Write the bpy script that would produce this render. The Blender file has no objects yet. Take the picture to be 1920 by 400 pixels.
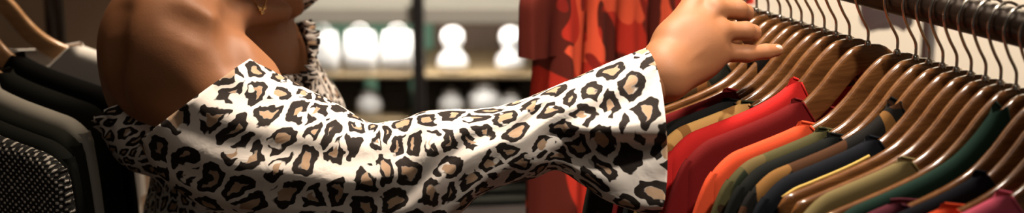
import bpy, bmesh, math, random
import numpy as np
from mathutils import Vector, Matrix, noise
random.seed(7)
C = bpy.context.scene.collection
PI = math.pi

# ------------------------------------------------------------------ camera
F = 2667.0
PITCH = math.atan(700 / F)
CAM = Vector((0, 0, 1.67))
CP, SP = math.cos(PITCH), math.sin(PITCH)
RT, UP, FW = Vector((1, 0, 0)), Vector((0, SP, CP)), Vector((0, CP, -SP))
def P(px, py, d):
    return CAM + RT * ((px - 960) / F * d) + UP * (-(py - 200) / F * d) + FW * d
def proj(w):
    v = w - CAM
    d = v.dot(FW)
    return 960 + v.dot(RT) / d * F, 200 - v.dot(UP) / d * F, d

cd = bpy.data.cameras.new('camera'); cam = bpy.data.objects.new('camera', cd); C.objects.link(cam)
cam.location = CAM; cam.rotation_euler = (PI / 2 - PITCH, 0, 0)
cd.sensor_width = 36; cd.lens = F * 36 / 1920
cd.dof.use_dof = True; cd.dof.focus_distance = 1.47; cd.dof.aperture_fstop = 3.3
cd.clip_start = 0.05
sc = bpy.context.scene
sc.camera = cam
sc.view_settings.view_transform = 'Standard'; sc.view_settings.look = 'None'
sc.view_settings.gamma = 1; sc.view_settings.use_curve_mapping = False
sc.view_settings.exposure = 0.0
sc.cycles.use_denoising = True
sc.cycles.max_bounces = 6

# ------------------------------------------------------------------ materials
class NT:
    def __init__(s, name):
        s.m = bpy.data.materials.new(name); s.m.use_nodes = True
        s.t = s.m.node_tree; s.t.nodes.clear()
        s.out = s.n('ShaderNodeOutputMaterial'); s.b = s.n('ShaderNodeBsdfPrincipled')
        s.t.links.new(s.b.outputs[0], s.out.inputs[0])
    def n(s, typ, **kw):
        x = s.t.nodes.new(typ)
        for k, v in kw.items(): setattr(x, k, v)
        return x
    def l(s, a, b): s.t.links.new(a, b)
    def setv(s, node, name, v): node.inputs[name].default_value = v
    def math(s, op, a, b=None, c=None):
        x = s.n('ShaderNodeMath', operation=op)
        for i, v in enumerate((a, b, c)):
            if v is None: continue
            if isinstance(v, (int, float)): x.inputs[i].default_value = v
            else: s.l(v, x.inputs[i])
        return x.outputs[0]
    def mix(s, f, a, b):
        x = s.n('ShaderNodeMix', data_type='RGBA')
        if isinstance(f, (int, float)): x.inputs[0].default_value = f
        else: s.l(f, x.inputs[0])
        for i, v in ((6, a), (7, b)):
            if isinstance(v, (tuple, list)): x.inputs[i].default_value = (*v[:3], 1)
            else: s.l(v, x.inputs[i])
        return x.outputs[2]
    def noise(s, vec, scale, detail=2, rough=.5, dist=0, dims='3D'):
        x = s.n('ShaderNodeTexNoise', noise_dimensions=dims)
        s.l(vec, x.inputs['Vector'])
        x.inputs['Scale'].default_value = scale; x.inputs['Detail'].default_value = detail
        x.inputs['Roughness'].default_value = rough; x.inputs['Distortion'].default_value = dist
        return x
    def mapping(s, vec, loc=(0, 0, 0), scale=(1, 1, 1), rot=(0, 0, 0)):
        x = s.n('ShaderNodeMapping'); s.l(vec, x.inputs[0])
        x.inputs['Location'].default_value = loc; x.inputs['Scale'].default_value = scale; x.inputs['Rotation'].default_value = rot
        return x.outputs[0]
    def smooth(s, v, a, b):
        x = s.n('ShaderNodeMapRange', interpolation_type='SMOOTHSTEP')
        s.l(v, x.inputs[0]); x.inputs[1].default_value = a; x.inputs[2].default_value = b
        return x.outputs[0]
    def bump(s, h, strength=.3, dist=.002):
        x = s.n('ShaderNodeBump'); s.l(h, x.inputs['Height'])
        x.inputs['Strength'].default_value = strength; x.inputs['Distance'].default_value = dist
        s.l(x.outputs[0], s.b.inputs['Normal'])
    def col(s, v):
        if isinstance(v, (tuple, list)): s.b.inputs['Base Color'].default_value = (*v[:3], 1)
        else: s.l(v, s.b.inputs['Base Color'])
    def obj(s): return s.n('ShaderNodeTexCoord').outputs['Object']
    def uv(s): return s.n('ShaderNodeTexCoord').outputs['UV']

def m_plain(name, col, rough=.6, metal=0, var=.12, scale=25):
    t = NT(name); n = t.noise(t.obj(), scale, 3)
    t.col(t.mix(n.outputs[0], tuple(c * (1 - var) for c in col), tuple(min(1, c * (1 + var)) for c in col)))
    t.b.inputs['Roughness'].default_value = rough; t.b.inputs['Metallic'].default_value = metal
    return t.m
def m_cloth(name, col, rough=.9, sheen=.0, weave=1400):
    t = NT(name); o = t.obj(); n = t.noise(o, 9, 4); w = t.noise(o, weave, 1)
    t.col(t.mix(n.outputs[0], tuple(c * .85 for c in col), tuple(min(1, c * 1.15) for c in col)))
    t.b.inputs['Roughness'].default_value = rough; t.b.inputs['Sheen Weight'].default_value = sheen; t.b.inputs['Specular IOR Level'].default_value = .12
    t.bump(w.outputs[0], .25, .001)
    return t.m
def m_camo(name, cols, scale=18, offs=(0, 0, 0), thr=(.52, .56, .58)):
    """cols[0] base, each further colour in its own blobs"""
    t = NT(name); o = t.obj(); c = cols[0]
    for i, k in enumerate(cols[1:]):
        mp = t.mapping(o, (offs[0] + 3.7 * i, offs[1] + 1.3 * i, offs[2] + 5.1 * i), (1, .3, .8))
        n = t.noise(mp, scale * (1 + .15 * i), 1.2, .4, .9)
        c = t.mix(t.smooth(n.outputs[0], thr[i] - .008, thr[i] + .008), c, k)
    t.col(c); t.b.inputs['Roughness'].default_value = .85; t.b.inputs['Specular IOR Level'].default_value = .12
    w = t.noise(o, 1400, 1); t.bump(w.outputs[0], .2, .001)
    return t.m
def m_wood(name, a, b, rough=.22):
    t = NT(name); o = t.obj()
    mp = t.mapping(o, (0, 0, 0), (5, 60, 60)); n = t.noise(mp, 3, 5, .6, 1.2)
    n2 = t.noise(t.mapping(o, (4, 1, 2), (2, 20, 20)), 2, 2)
    f = t.math('ADD', t.math('MULTIPLY', n.outputs[0], .7), t.math('MULTIPLY', n2.outputs[0], .4))
    t.col(t.mix(t.smooth(f, .38, .72), a, b))
    t.b.inputs['Roughness'].default_value = rough
    t.b.inputs['Coat Weight'].default_value = .3; t.b.inputs['Coat Roughness'].default_value = .12
    return t.m
def m_metal(name, col, rough=.2):
    t = NT(name); n = t.noise(t.obj(), 60, 3)
    t.col(col); t.b.inputs['Metallic'].default_value = 1
    t.l(t.math('ADD', t.math('MULTIPLY', n.outputs[0], .2), rough - .1), t.b.inputs['Roughness'])
    return t.m
def m_leopard(name, scale=29.0, offs=(0, 0, 0)):
    t = NT(name); uv = t.mapping(t.uv(), offs)
    dn = t.noise(uv, 55, 2, .5, 0)
    off = t.n('ShaderNodeVectorMath', operation='SUBTRACT'); t.l(dn.outputs['Color'], off.inputs[0]); off.inputs[1].default_value = (.5, .5, .5)
    sc_ = t.n('ShaderNodeVectorMath', operation='SCALE'); t.l(off.outputs[0], sc_.inputs[0]); sc_.inputs['Scale'].default_value = .020
    ad = t.n('ShaderNodeVectorMath', operation='ADD'); t.l(uv, ad.inputs[0]); t.l(sc_.outputs[0], ad.inputs[1])
    p = t.mapping(ad.outputs[0], (0, 0, 0), (1.0, .82, 1), (0, 0, .5))
    v = t.n('ShaderNodeTexVoronoi', voronoi_dimensions='2D', feature='F1'); t.l(p, v.inputs['Vector'])
    v.inputs['Scale'].default_value = scale; v.inputs['Randomness'].default_value = .72
    d = v.outputs['Distance']
    e = t.n('ShaderNodeTexVoronoi', voronoi_dimensions='2D', feature='DISTANCE_TO_EDGE'); t.l(p, e.inputs['Vector'])
    e.inputs['Scale'].default_value = scale; e.inputs['Randomness'].default_value = .72
    gap = t.math('SMOOTH_MIN', e.outputs['Distance'], t.math('SUBTRACT', .66, d), .10)
    wv = t.noise(t.mapping(uv, (7, 3, 0)), 70, 1, .5)
    gap = t.math('ADD', gap, t.math('MULTIPLY', t.math('SUBTRACT', wv.outputs[0], .5), .16))
    inside = t.smooth(gap, .085, .115)                    # spot body
    core = t.smooth(gap, .315, .355)                       # its middle
    cellr = t.n('ShaderNodeSeparateColor'); t.l(v.outputs['Color'], cellr.inputs[0])
    # break the outline here and there
    br = t.noise(t.mapping(uv, (1, 9, 0)), 48, 1.5, .5)
    broken = t.math('MULTIPLY', t.smooth(br.outputs[0], .58, .61), t.smooth(cellr.outputs[0], .2, .25))
    ring = t.math('MULTIPLY', inside, t.math('SUBTRACT', 1, core))
    ring = t.math('MULTIPLY', ring, t.math('SUBTRACT', 1, broken))
    solid = t.math('MULTIPLY', inside, t.math('LESS_THAN', cellr.outputs[1], .05))
    blk = t.math('MAXIMUM', ring, solid)
    tanv = t.noise(uv, 60, 2)
    tan = t.mix(tanv.outputs[0], (.34, .20, .11), (.52, .36, .24))
    c = t.mix(core, (.76, .69, .62), tan)
    c = t.mix(blk, c, (.020, .014, .011))
    t.col(c); t.b.inputs['Roughness'].default_value = .8; t.b.inputs['Specular IOR Level'].default_value = .2
    wr = t.noise(uv, 28, 3, .5, .6); t.bump(wr.outputs[0], .35, .006)
    return t.m
def m_tweed(name):
    t = NT(name); o = t.obj()
    sp = t.n('ShaderNodeSeparateXYZ'); t.l(o, sp.inputs[0])
    wob = t.noise(o, 60, 2)
    k = 2 * PI / .0075
    x = t.math('SINE', t.math('ADD', t.math('MULTIPLY', sp.outputs[0], k), t.math('MULTIPLY', wob.outputs[0], 2.2)))
    z = t.math('SINE', t.math('ADD', t.math('MULTIPLY', sp.outputs[2], k), t.math('MULTIPLY', wob.outputs[0], 2.2)))
    r = t.noise(o, 220, 1)
    v = t.math('ADD', t.math('MULTIPLY', x, z), t.math('MULTIPLY', t.math('SUBTRACT', r.outputs[0], .5), 1.6))
    t.col(t.mix(t.smooth(v, .2, .7), (.012, .011, .010), (.62, .58, .52)))
    t.b.inputs['Roughness'].default_value = .95
    t.bump(v, .6, .002)
    return t.m
def m_skin(name):
    t = NT(name); o = t.obj(); n = t.noise(o, 14, 4); n2 = t.noise(o, 500, 2)
    t.col(t.mix(n.outputs[0], (.27, .108, .044), (.34, .142, .060)))
    t.b.inputs['Roughness'].default_value = .58; t.b.inputs['Specular IOR Level'].default_value = .38
    t.b.inputs['Subsurface Weight'].default_value = .12
    t.b.inputs['Subsurface Radius'].default_value = (.9, .35, .15); t.b.inputs['Subsurface Scale'].default_value = .01
    t.bump(n2.outputs[0], .12, .001)
    return t.m

M = dict(
    skin=m_skin('skin'), leo=m_leopard('leopard_print', 36), leo_b=m_leopard('leopard_print_bodice', 68, (.4, .7, 0)),
    hair=m_plain('dark_hair', (.012, .009, .008), .5), gold=m_metal('gold', (.75, .48, .2), .25),
    nail=m_plain('nail', (.75, .55, .45), .2), denim=m_cloth('dark_denim', (.03, .035, .05)), shoe=m_plain('black_leather', (.015, .014, .014), .4),
    wood=m_wood('varnished_wood', (.095, .036, .011), (.180, .074, .022)),
    wood_p=m_wood('pale_wood', (.42, .22, .10), (.58, .34, .17), .25),
    steel=m_metal('hook_steel', (.62, .58, .52), .2), black_metal=m_plain('dark_pipe', (.022, .013, .009), .32, .3, .4, 40),
    black_plastic=m_plain('black_plastic', (.008, .008, .008), .3),
    red=m_cloth('red_jersey', (.50, .018, .016)), maroon=m_cloth('dark_red_jersey', (.115, .006, .006)),
    orange=m_cloth('orange_red_jersey', (.58, .065, .022)), charcoal=m_cloth('charcoal_jersey', (.006, .0065, .0055)),
    black=m_cloth('black_cotton', (.007, .007, .0065)), navy=m_cloth('navy_jersey', (.005, .006, .009)),
    khaki=m_cloth('khaki_cotton', (.15, .115, .048)), green=m_cloth('bottle_green_jersey', (.010, .028, .020)),
    mauve=m_cloth('plum_jersey', (.09, .018, .028)), pink=m_cloth('pink_jersey', (.60, .10, .16)),
    blackgreen=m_cloth('black_wool', (.012, .013, .011), .95, 0, 900), grey=m_cloth('grey_wool', (.38, .36, .31), .95, 0, 900),
    greyb=m_cloth('dark_olive_wool', (.018, .019, .015), .95, 0, 900), white_c=m_cloth('white_cotton', (.8, .78, .74)), yellow=m_cloth('mustard_trim', (.45, .30, .08)),
    tweed=m_tweed('black_white_tweed'),
    camo_red=m_camo('red_camo', [(.43, .027, .014), (.085, .012, .007), (.66, .085, .035), (.22, .016, .010)], 11, (.3, .1, .2), (.49, .57, .60)),
    camo_tan=m_camo('tan_camo', [(.50, .28, .09), (.022, .026, .010), (.24, .11, .03)], 20, (1, 2, 3), (.54, .6)),
    camo_olive=m_camo('olive_camo', [(.060, .052, .020), (.012, .016, .008), (.10, .07, .026), (.03, .014, .006)], 17, (4, 1, .6), (.47, .6, .62)),
    camo_black=m_camo('black_camo', [(.008, .007, .006), (.16, .075, .02), (.05, .02, .008)], 20, (2.3, 5, 1.4), (.56, .57)),
    camo_olive2=m_camo('brown_camo', [(.09, .05, .018), (.012, .012, .008), (.25, .10, .03)], 20, (6, 3, 2.4), (.48, .6)),
)

# ------------------------------------------------------------------ object helpers
def link(name, me, mat, parent=None, smooth=True):
    if mat: me.materials.append(mat)
    if smooth:
        me.polygons.foreach_set('use_smooth', [True] * len(me.polygons))
    o = bpy.data.objects.new(name, me); C.objects.link(o)
    if parent is not None: o.parent = parent
    return o
def obj(name, bm, mat, parent=None, smooth=True):
    me = bpy.data.meshes.new(name)
    bmesh.ops.recalc_face_normals(bm, faces=bm.faces)
    bm.to_mesh(me); bm.free()
    return link(name, me, mat, parent, smooth)
def thing(name, label, cat, loc=(0, 0, 0), rz=0, group=None):
    o = bpy.data.objects.new(name, None); C.objects.link(o)
    o.empty_display_size = .05
    o.location = loc; o.rotation_euler = (0, 0, rz)
    return tag(o, label, cat, group)
def tag(o, label, cat, group=None):
    o['label'] = label; o['category'] = cat
    if group: o['group'] = group
    return o
def struct(name, bm, mat):
    o = obj(name, bm, mat, None, False); o['kind'] = 'structure'; return o
def dup(root, loc, rz, label, group=None):
    r = root.copy(); C.objects.link(r); r.location = loc; r.rotation_euler = (0, 0, rz); r['label'] = label
    if group: r['group'] = group
    for ch in list(root.children):
        c = ch.copy(); C.objects.link(c); c.parent = r
        for g in list(ch.children):
            d = g.copy(); C.objects.link(d); d.parent = c
    return r
def box(bm, lo, hi, bev=0, seg=2):
    lo, hi = Vector(lo), Vector(hi)
    r = bmesh.ops.create_cube(bm, size=1, matrix=Matrix.Translation((lo + hi) / 2) @ Matrix.Diagonal((*(hi - lo), 1)))
    if bev:
        es = list({e for v in r['verts'] for e in v.link_edges})
        bmesh.ops.bevel(bm, geom=es, offset=bev, segments=seg, affect='EDGES', profile=.5)
    return bm
def cr(pts, n):
    """Catmull-Rom through rows of numbers, n samples per span"""
    A = [np.array(p, float) for p in pts]; A = [2 * A[0] - A[1]] + A + [2 * A[-1] - A[-2]]
    out = []
    for i in range(1, len(A) - 2):
        p0, p1, p2, p3 = A[i - 1:i + 3]
        for k in range(n):
            t = k / n
            out.append(.5 * ((2 * p1) + (p2 - p0) * t + (2 * p0 - 5 * p1 + 4 * p2 - p3) * t * t + (3 * p1 - p0 - 3 * p2 + p3) * t ** 3))
    out.append(A[-2]); return out
def tube(bm, pts, r, seg=10, n=4, caps=True, flat=None):
    """round tube along a smoothed path; r one radius or one per point"""
    rr = r if isinstance(r, (list, tuple)) else [r] * len(pts)
    S = cr([(*p, q) for p, q in zip(pts, rr)], n)
    ps = [Vector(s[:3]) for s in S]; rs = [s[3] for s in S]
    rings, ref = [], None
    for i, p in enumerate(ps):
        t = (ps[min(i + 1, len(ps) - 1)] - ps[max(i - 1, 0)]).normalized()
        if ref is None: ref = t.orthogonal().normalized()
        ref = (ref - t * ref.dot(t)).normalized(); b = t.cross(ref)
        rings.append([bm.verts.new(p + (ref * math.cos(2 * PI * k / seg) + b * math.sin(2 * PI * k / seg)) * rs[i]) for k in range(seg)])
    for a, b in zip(rings, rings[1:]):
        for k in range(seg): bm.faces.new((a[k], a[(k + 1) % seg], b[(k + 1) % seg], b[k]))
    if caps: bm.faces.new(rings[0]); bm.faces.new(rings[-1][::-1])
    return bm
def lathe(bm, prof, seg=32, at=(0, 0, 0), sy=1):
    rings = [[bm.verts.new((at[0] + r * math.cos(2 * PI * k / seg), at[1] + sy * r * math.sin(2 * PI * k / seg), at[2] + z)) for k in range(seg)] for r, z in prof]
    for a, b in zip(rings, rings[1:]):
        for k in range(seg): bm.faces.new((a[k], a[(k + 1) % seg], b[(k + 1) % seg], b[k]))
    bm.faces.new(rings[0][::-1]); bm.faces.new(rings[-1]); return bm
def grid_mesh(name, rows, us, vs, mat, parent, closed=True, thick=0):
    """rows: list of rings of points, uv from us (per row) and vs (per column, one more when closed)"""
    nr, nc = len(rows), len(rows[0])
    me = bpy.data.meshes.new(name)
    verts = [tuple(p) for r in rows for p in r]; faces, uvs = [], []
    for i in range(nr - 1):
        for k in range(nc if closed else nc - 1):
            k2 = (k + 1) % nc
            faces.append((i * nc + k, i * nc + k2, (i + 1) * nc + k2, (i + 1) * nc + k))
            va, vb = vs[k], vs[k + 1]
            uvs += [(us[i], va), (us[i], vb), (us[i + 1], vb), (us[i + 1], va)]
    me.from_pydata(verts, [], faces)
    ul = me.uv_layers.new(name='UVMap')
    ul.data.foreach_set('uv', [c for u in uvs for c in u])
    me.update()
    o = link(name, me, mat, parent)
    if thick:
        md = o.modifiers.new('solid', 'SOLIDIFY'); md.thickness = thick; md.offset = 0
    return o

# ------------------------------------------------------------------ implicit surfaces for the person
class Prims:
    def __init__(s): s.L = []
    def cone(s, a, b, ra, rb, k=.02):
        a, b = np.array(a, float), np.array(b, float); R = max(ra, rb)
        s.L.append(('c', a, b, ra, rb, k, np.minimum(a, b) - R, np.maximum(a, b) + R)); return s
    def chain(s, pts, rs, k=.02):
        for i in range(len(pts) - 1): s.cone(pts[i], pts[i + 1], rs[i], rs[i + 1], k)
        return s
    def ell(s, c, r, rot=None, k=.02):
        c, r = np.array(c, float), np.array(r, float)
        R = np.eye(3) if rot is None else np.array(rot)          # rows are the axes
        m = r.max()
        s.L.append(('e', c, r, R, None, k, c - m, c + m)); return s
    @staticmethod
    def d(p, X):
        if p[0] in 'cs':
            _, a, b, ra, rb, k, lo, hi = p
            ab = b - a; t = np.clip(((X - a) @ ab) / max(ab @ ab, 1e-12), 0, 1)
            return np.linalg.norm(X - a - t[:, None] * ab, axis=1) - (ra + t * (rb - ra))
        _, c, r, R, _, k, lo, hi = p
        Y = (X - c) @ R.T
        k0 = np.linalg.norm(Y / r, axis=1); k1 = np.linalg.norm(Y / r ** 2, axis=1)
        return k0 * (k0 - 1) / np.maximum(k1, 1e-9)
    def at(s, X):
        X = np.asarray(X, float).reshape(-1, 3); f = np.full(len(X), 1.0)
        for p in s.L: f = smin(f, s.d(p, X), p[5]) if p[0] != 's' else -smin(-f, s.d(p, X), p[5])
        return f
    def mesh(s, name, h, off=0, fn=None):
        lo = np.min([p[6] for p in s.L], 0) - .02 - off; hi = np.max([p[7] for p in s.L], 0) + .02 + off
        n = np.ceil((hi - lo) / h).astype(int) + 1
        G = np.full(n, 1.0, np.float32)
        for p in s.L:
            pad = p[5] + 3 * h + off
            i0 = np.maximum(((p[6] - pad - lo) / h).astype(int), 0); i1 = np.minimum(((p[7] + pad - lo) / h).astype(int) + 2, n)
            ax = [lo[q] + h * np.arange(i0[q], i1[q]) for q in range(3)]
            X = np.stack(np.meshgrid(*ax, indexing='ij'), -1).reshape(-1, 3)
            sl = tuple(slice(a, b) for a, b in zip(i0, i1))
            D = s.d(p, X).reshape([b - a for a, b in zip(i0, i1)])
            G[sl] = smin(G[sl], D, p[5]) if p[0] != 's' else -smin(-G[sl], D, p[5])
        G -= off
        if fn is not None:
            near = np.argwhere(np.abs(G) < .04)
            G[tuple(near.T)] = fn(lo + near * h, G[tuple(near.T)])
        return nets(name, G, lo, h)
def smin(a, b, k):
    return np.minimum(a, b) - np.maximum(k - np.abs(a - b), 0) ** 2 / (4 * k)
def nets(name, G, lo, h):
    S = G < 0
    n = np.array(G.shape)
    c = [slice(0, -1), slice(1, None)]
    cnt = np.zeros(n - 1, np.int8)
    for i in (0, 1):
        for j in (0, 1):
            for k in (0, 1): cnt += S[c[i], c[j], c[k]]
    act = np.argwhere((cnt > 0) & (cnt < 8))
    idx = np.full(n - 1, -1, np.int64); idx[tuple(act.T)] = np.arange(len(act))
    acc = np.zeros((len(act), 3)); num = np.zeros(len(act))
    corners = [(i, j, k) for i in (0, 1) for j in (0, 1) for k in (0, 1)]
    for a in corners:
        for q in range(3):
            if a[q]: continue
            b = list(a); b[q] = 1
            fa = G[tuple((act + a).T)].astype(float); fb = G[tuple((act + b).T)].astype(float)
            m = (fa < 0) != (fb < 0)
            t = np.where(m, fa / np.where(m, fa - fb, 1), 0)
            pt = np.array(a, float)[None].repeat(len(act), 0); pt[:, q] += t
            acc += pt * m[:, None]; num += m
    V = lo + h * (act + acc / num[:, None])
    faces = []
    for q in range(3):
        sl0 = [slice(1, -1)] * 3; sl1 = [slice(1, -1)] * 3
        sl0[q] = slice(0, -1); sl1[q] = slice(1, None)
        A, B = S[tuple(sl0)], S[tuple(sl1)]
        u, v = (q + 1) % 3, (q + 2) % 3
        for flip in (0, 1):
            e = np.argwhere(A & ~B if not flip else ~A & B)
            if not len(e): continue
            base = e.copy(); o = np.ones(3, int); o[q] = 0; base = base + o
            du, dv = np.zeros(3, int), np.zeros(3, int); du[u] = 1; dv[v] = 1
            quad = [idx[tuple((base - du - dv).T)], idx[tuple((base - dv).T)], idx[tuple(base.T)], idx[tuple((base - du).T)]]
            if flip: quad = quad[::-1]
            faces.append(np.stack(quad, 1))
    Q = np.concatenate(faces)
    return V, Q
def np_mesh(name, V, Q):
    me = bpy.data.meshes.new(name)
    me.vertices.add(len(V)); me.vertices.foreach_set('co', V.astype(np.float32).ravel())
    me.loops.add(Q.size); me.loops.foreach_set('vertex_index', Q.astype(np.int32).ravel())
    me.polygons.add(len(Q)); me.polygons.foreach_set('loop_start', (np.arange(len(Q)) * 4).astype(np.int32))
    me.polygons.foreach_set('loop_total', np.full(len(Q), 4, np.int32))
    me.update(calc_edges=True); me.validate(); return me

# ================================================================== the room
def wallbox(name, lo, hi, mat): return struct(name, box(bmesh.new(), lo, hi), mat)
M['floor'] = m_plain('floor_board', (.10, .07, .05), .45, 0, .3, 6)
M['cream'] = m_plain('cream_plaster', (.72, .64, .53), .8, 0, .05, 3)
M['taupe'] = m_plain('taupe_plaster', (.30, .21, .145), .8, 0, .12, 3)
M['greenwall'] = m_plain('green_wall', (.16, .33, .23), .7, 0, .3, 2)
M['ceil'] = m_plain('ceiling_paint', (.45, .42, .38), .9)
wallbox('floor', (-3, -1.5, -.1), (3, 6, 0), M['floor'])
wallbox('ceiling', (-3, -1.5, 3.0), (3, 6, 3.1), M['ceil'])
wallbox('wall_back', (-3, 5.6, 0), (3, 5.7, 3.0), M['greenwall'])
wallbox('wall_left', (-2.6, -1.5, 0), (-2.5, 5.6, 3.0), M['taupe'])
wallbox('wall_right', (2.5, -1.5, 0), (2.6, 5.6, 3.0), M['cream'])
wallbox('wall_partition', (.42, 2.75, 0), (2.5, 2.85, 3.0), M['cream'])
wallbox('wall_alcove', (-2.5, 3.0, 0), (-.58, 3.1, 3.0), M['taupe'])

# ================================================================== hangers and garments
ZP = [(0, 0), (.02, -.003), (.04, -.018), (.06, -.039), (.08, -.055), (.10, -.065), (.13, -.0745), (.17, -.084), (.215, -.094)]
_zs = cr(ZP, 12)
_zx, _zz = np.array([p[0] for p in _zs]), np.array([p[1] for p in _zs])
def hz(s): return float(np.interp(abs(s), _zx, _zz))
PIPE_R, PIPE_Z = .017, .0555

def make_hanger(label, mat, clip=False):
    t = thing('clothes_hanger', label, 'hanger')
    bm = bmesh.new(); rings = []
    N = 56
    for i in range(N + 1):
        s = -.215 + .43 * i / N
        e = (hz(s + .002) - hz(s - .002)) / .004
        tn = Vector((1, 0, e)).normalized(); nn = Vector((-tn.z, 0, tn.x))
        ht = .030 - .006 * min(1, abs(s) / .2); th = .0045
        end = min(1, (.215 - abs(s)) / .012); q = .35 + .65 * math.sqrt(max(0, 1 - (1 - end) ** 2))
        top = Vector((s, 0, hz(s))); cen = top - nn * (ht / 2)
        bow = -.004 * 0
        ring = []
        K = 16
        for k in range(K):
            a = 2 * PI * (k + .5) / K
            ca, sa = math.cos(a), math.sin(a)
            y = math.copysign(abs(ca) ** .55, ca) * th * q; w = math.copysign(abs(sa) ** .6, sa) * ht / 2 * q
            ring.append(bm.verts.new(cen + nn * w + Vector((0, y + bow, 0))))
        rings.append(ring)
    for a, b in zip(rings, rings[1:]):
        for k in range(16): bm.faces.new((a[k], a[(k + 1) % 16], b[(k + 1) % 16], b[k]))
    bm.faces.new(rings[0]); bm.faces.new(rings[-1][::-1])
    obj('wooden_bar', bm, mat, t)
    hk = [(0, -.012), (0, .010), (-.0025, .018), (-.010, .029), (-.0175, .043), (-.0205, .0555), (-.0187, .064), (-.0142, .0706), (-.007, .0747),
          (0, .0762), (.008, .0745), (.0152, .0695), (.0196, .061), (.0203, .054), (.019, .048)]
    b2 = tube(bmesh.new(), [(x, 0, z) for x, z in hk], .00155, 8, 3)
    obj('hook', b2, M['steel'], t)
    b3 = tube(bmesh.new(), [(0, 0, -.003), (0, 0, .0005), (0, 0, .0035)], [.0040, .0038, .0024], 12, 2)
    obj('ferrule', b3, M['steel'], t)
    return t

def garment(name, label, cat, mat, loc, rz, n=.08, S=.222, L=.62, th=.0085, dip=(.075, .02), sleeve=.20, sang=14, sw=.17,
            fold=.006, group=None, collar=True, collar_mat=None, seed=0, slope=None, side=None, phase=0.0, lam=.085, ext=0.0, trim=None):
    """a top hanging on a hanger: body, two sleeves, neck band; local x along the hanger, y along the rail"""
    t = thing(name, label, cat, loc, rz, group)
    ztop = lambda s: hz(min(abs(s), .215)) + .0080 - (.35 * max(0, abs(s) - .215)) - .018 * max(0, (abs(s) - (S - .035)) / .035) ** 2
    def fy(s, z, z0):
        g = min(1, max(0, (-.09 - z) / .22)) ** 1.2
        v = fold * g * (math.sin(2 * PI * s / lam + phase) + .6 * math.sin(2 * PI * s / (lam * .47) + 1.3 + phase))
        v += .0007 * min(1, max(0, (z0 - z) / .03)) * noise.noise(Vector((s * 22 + seed, z * 9, seed * 1.7)))
        return v
    NC, NRW = 90, 40
    cols = [-S + 2 * S * i / NC for i in range(NC + 1)]
    def panel(sgn):
        rows = []
        dp = dip[0] if sgn < 0 else dip[1]
        for j in range(NRW + 1):
            row = []
            for s in cols:
                z0 = ztop(s)
                if abs(s) < n:
                    z0 = ztop(n) - dp * math.cos(PI / 2 * s / n)
                w = (j / NRW) ** 1.8
                z = z0 + (-L - z0) * w
                if abs(s) >= n:
                    q = min(1, (z0 - z) / .013); y = sgn * th * max(math.sqrt(max(0, 1 - (1 - q) ** 2)), min(1, max(0, (n + .009 - abs(s)) / .004)))
                else:
                    y = sgn * th
                e = max(0, (abs(s) - (S - .012)) / .012)
                y *= math.sqrt(max(0, 1 - e * e)) if e < 1 else 0
                flare = 1 + .05 * w
                row.append(Vector((s * flare, y + fy(s, z, z0), z)))
            rows.append(row)
        return rows
    f, b = panel(-1), panel(1)
    bm = bmesh.new()
    for rows in (f, b):
        vv = [[bm.verts.new(p) for p in r] for r in rows]
        for r0, r1 in zip(vv, vv[1:]):
            for k in range(NC): bm.faces.new((r0[k], r0[k + 1], r1[k + 1], r1[k]))
    bmesh.ops.remove_doubles(bm, verts=bm.verts, dist=.0002)
    obj('body', bm, mat, t)
    if collar:
        bm = bmesh.new()
        fr = [p for p in f[0] if abs(p.x) <= n + .008]; bk = [p for p in b[0] if abs(p.x) <= n + .008]
        for run in (fr, bk):
            tube(bm, [Vector((p.x, p.y, p.z - .001)) for p in run[1:-1:2]], .0013, 8, 2)
        obj('neck_band', bm, collar_mat or mat, t)
    if sleeve:
        for sg in (-1, 1):
            a = math.radians(sang)
            d = Vector((sg * math.sin(a), 0, -math.cos(a))); e = Vector((sg * math.cos(a), 0, math.sin(a)))
            tip = Vector((sg * (S + .004 + ext), 0, ztop(S) + .010))
            rows = []
            K = 44; NR = 26
            for j in range(NR + 1):
                u = j / NR
                wd = sw * (1 - .12 * u); thk = th * (.92 + .06 * u)
                rnd = math.sqrt(max(.02, 1 - (1 - min(1, u / .28)) ** 2))
                oe = -.010 * (1 - rnd) - .02 * sw * u; ie = -sw * (1 - .08 * u)
                cen = tip + d * (sleeve * u) + e * ((oe + ie) / 2); wd = oe - ie
                row = []
                for k in range(K):
                    ph = math.radians(-106 + 212 * k / (K - 1))
                    p = cen + e * (wd / 2 * math.cos(ph)) + Vector((0, thk * math.copysign(abs(math.sin(ph)) ** .35, math.sin(ph)), 0))
                    p.y += fy(p.x, p.z, 0)
                    row.append(p)
                rows.append(row)
            vs = [i / K for i in range(K + 1)]
            grid_mesh('sleeve', rows, [i / NR for i in range(NR + 1)], vs, mat, t, False)
    if trim:
        bm = bmesh.new()
        sg = -1
        pts = [Vector((sg * s, -th - .0012, ztop(s) - .012)) for s in np.linspace(n + .01, S - .02, 8)]
        tube(bm, pts, .0016, 6, 3)
        obj('piping', bm, trim, t)
    return t

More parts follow.
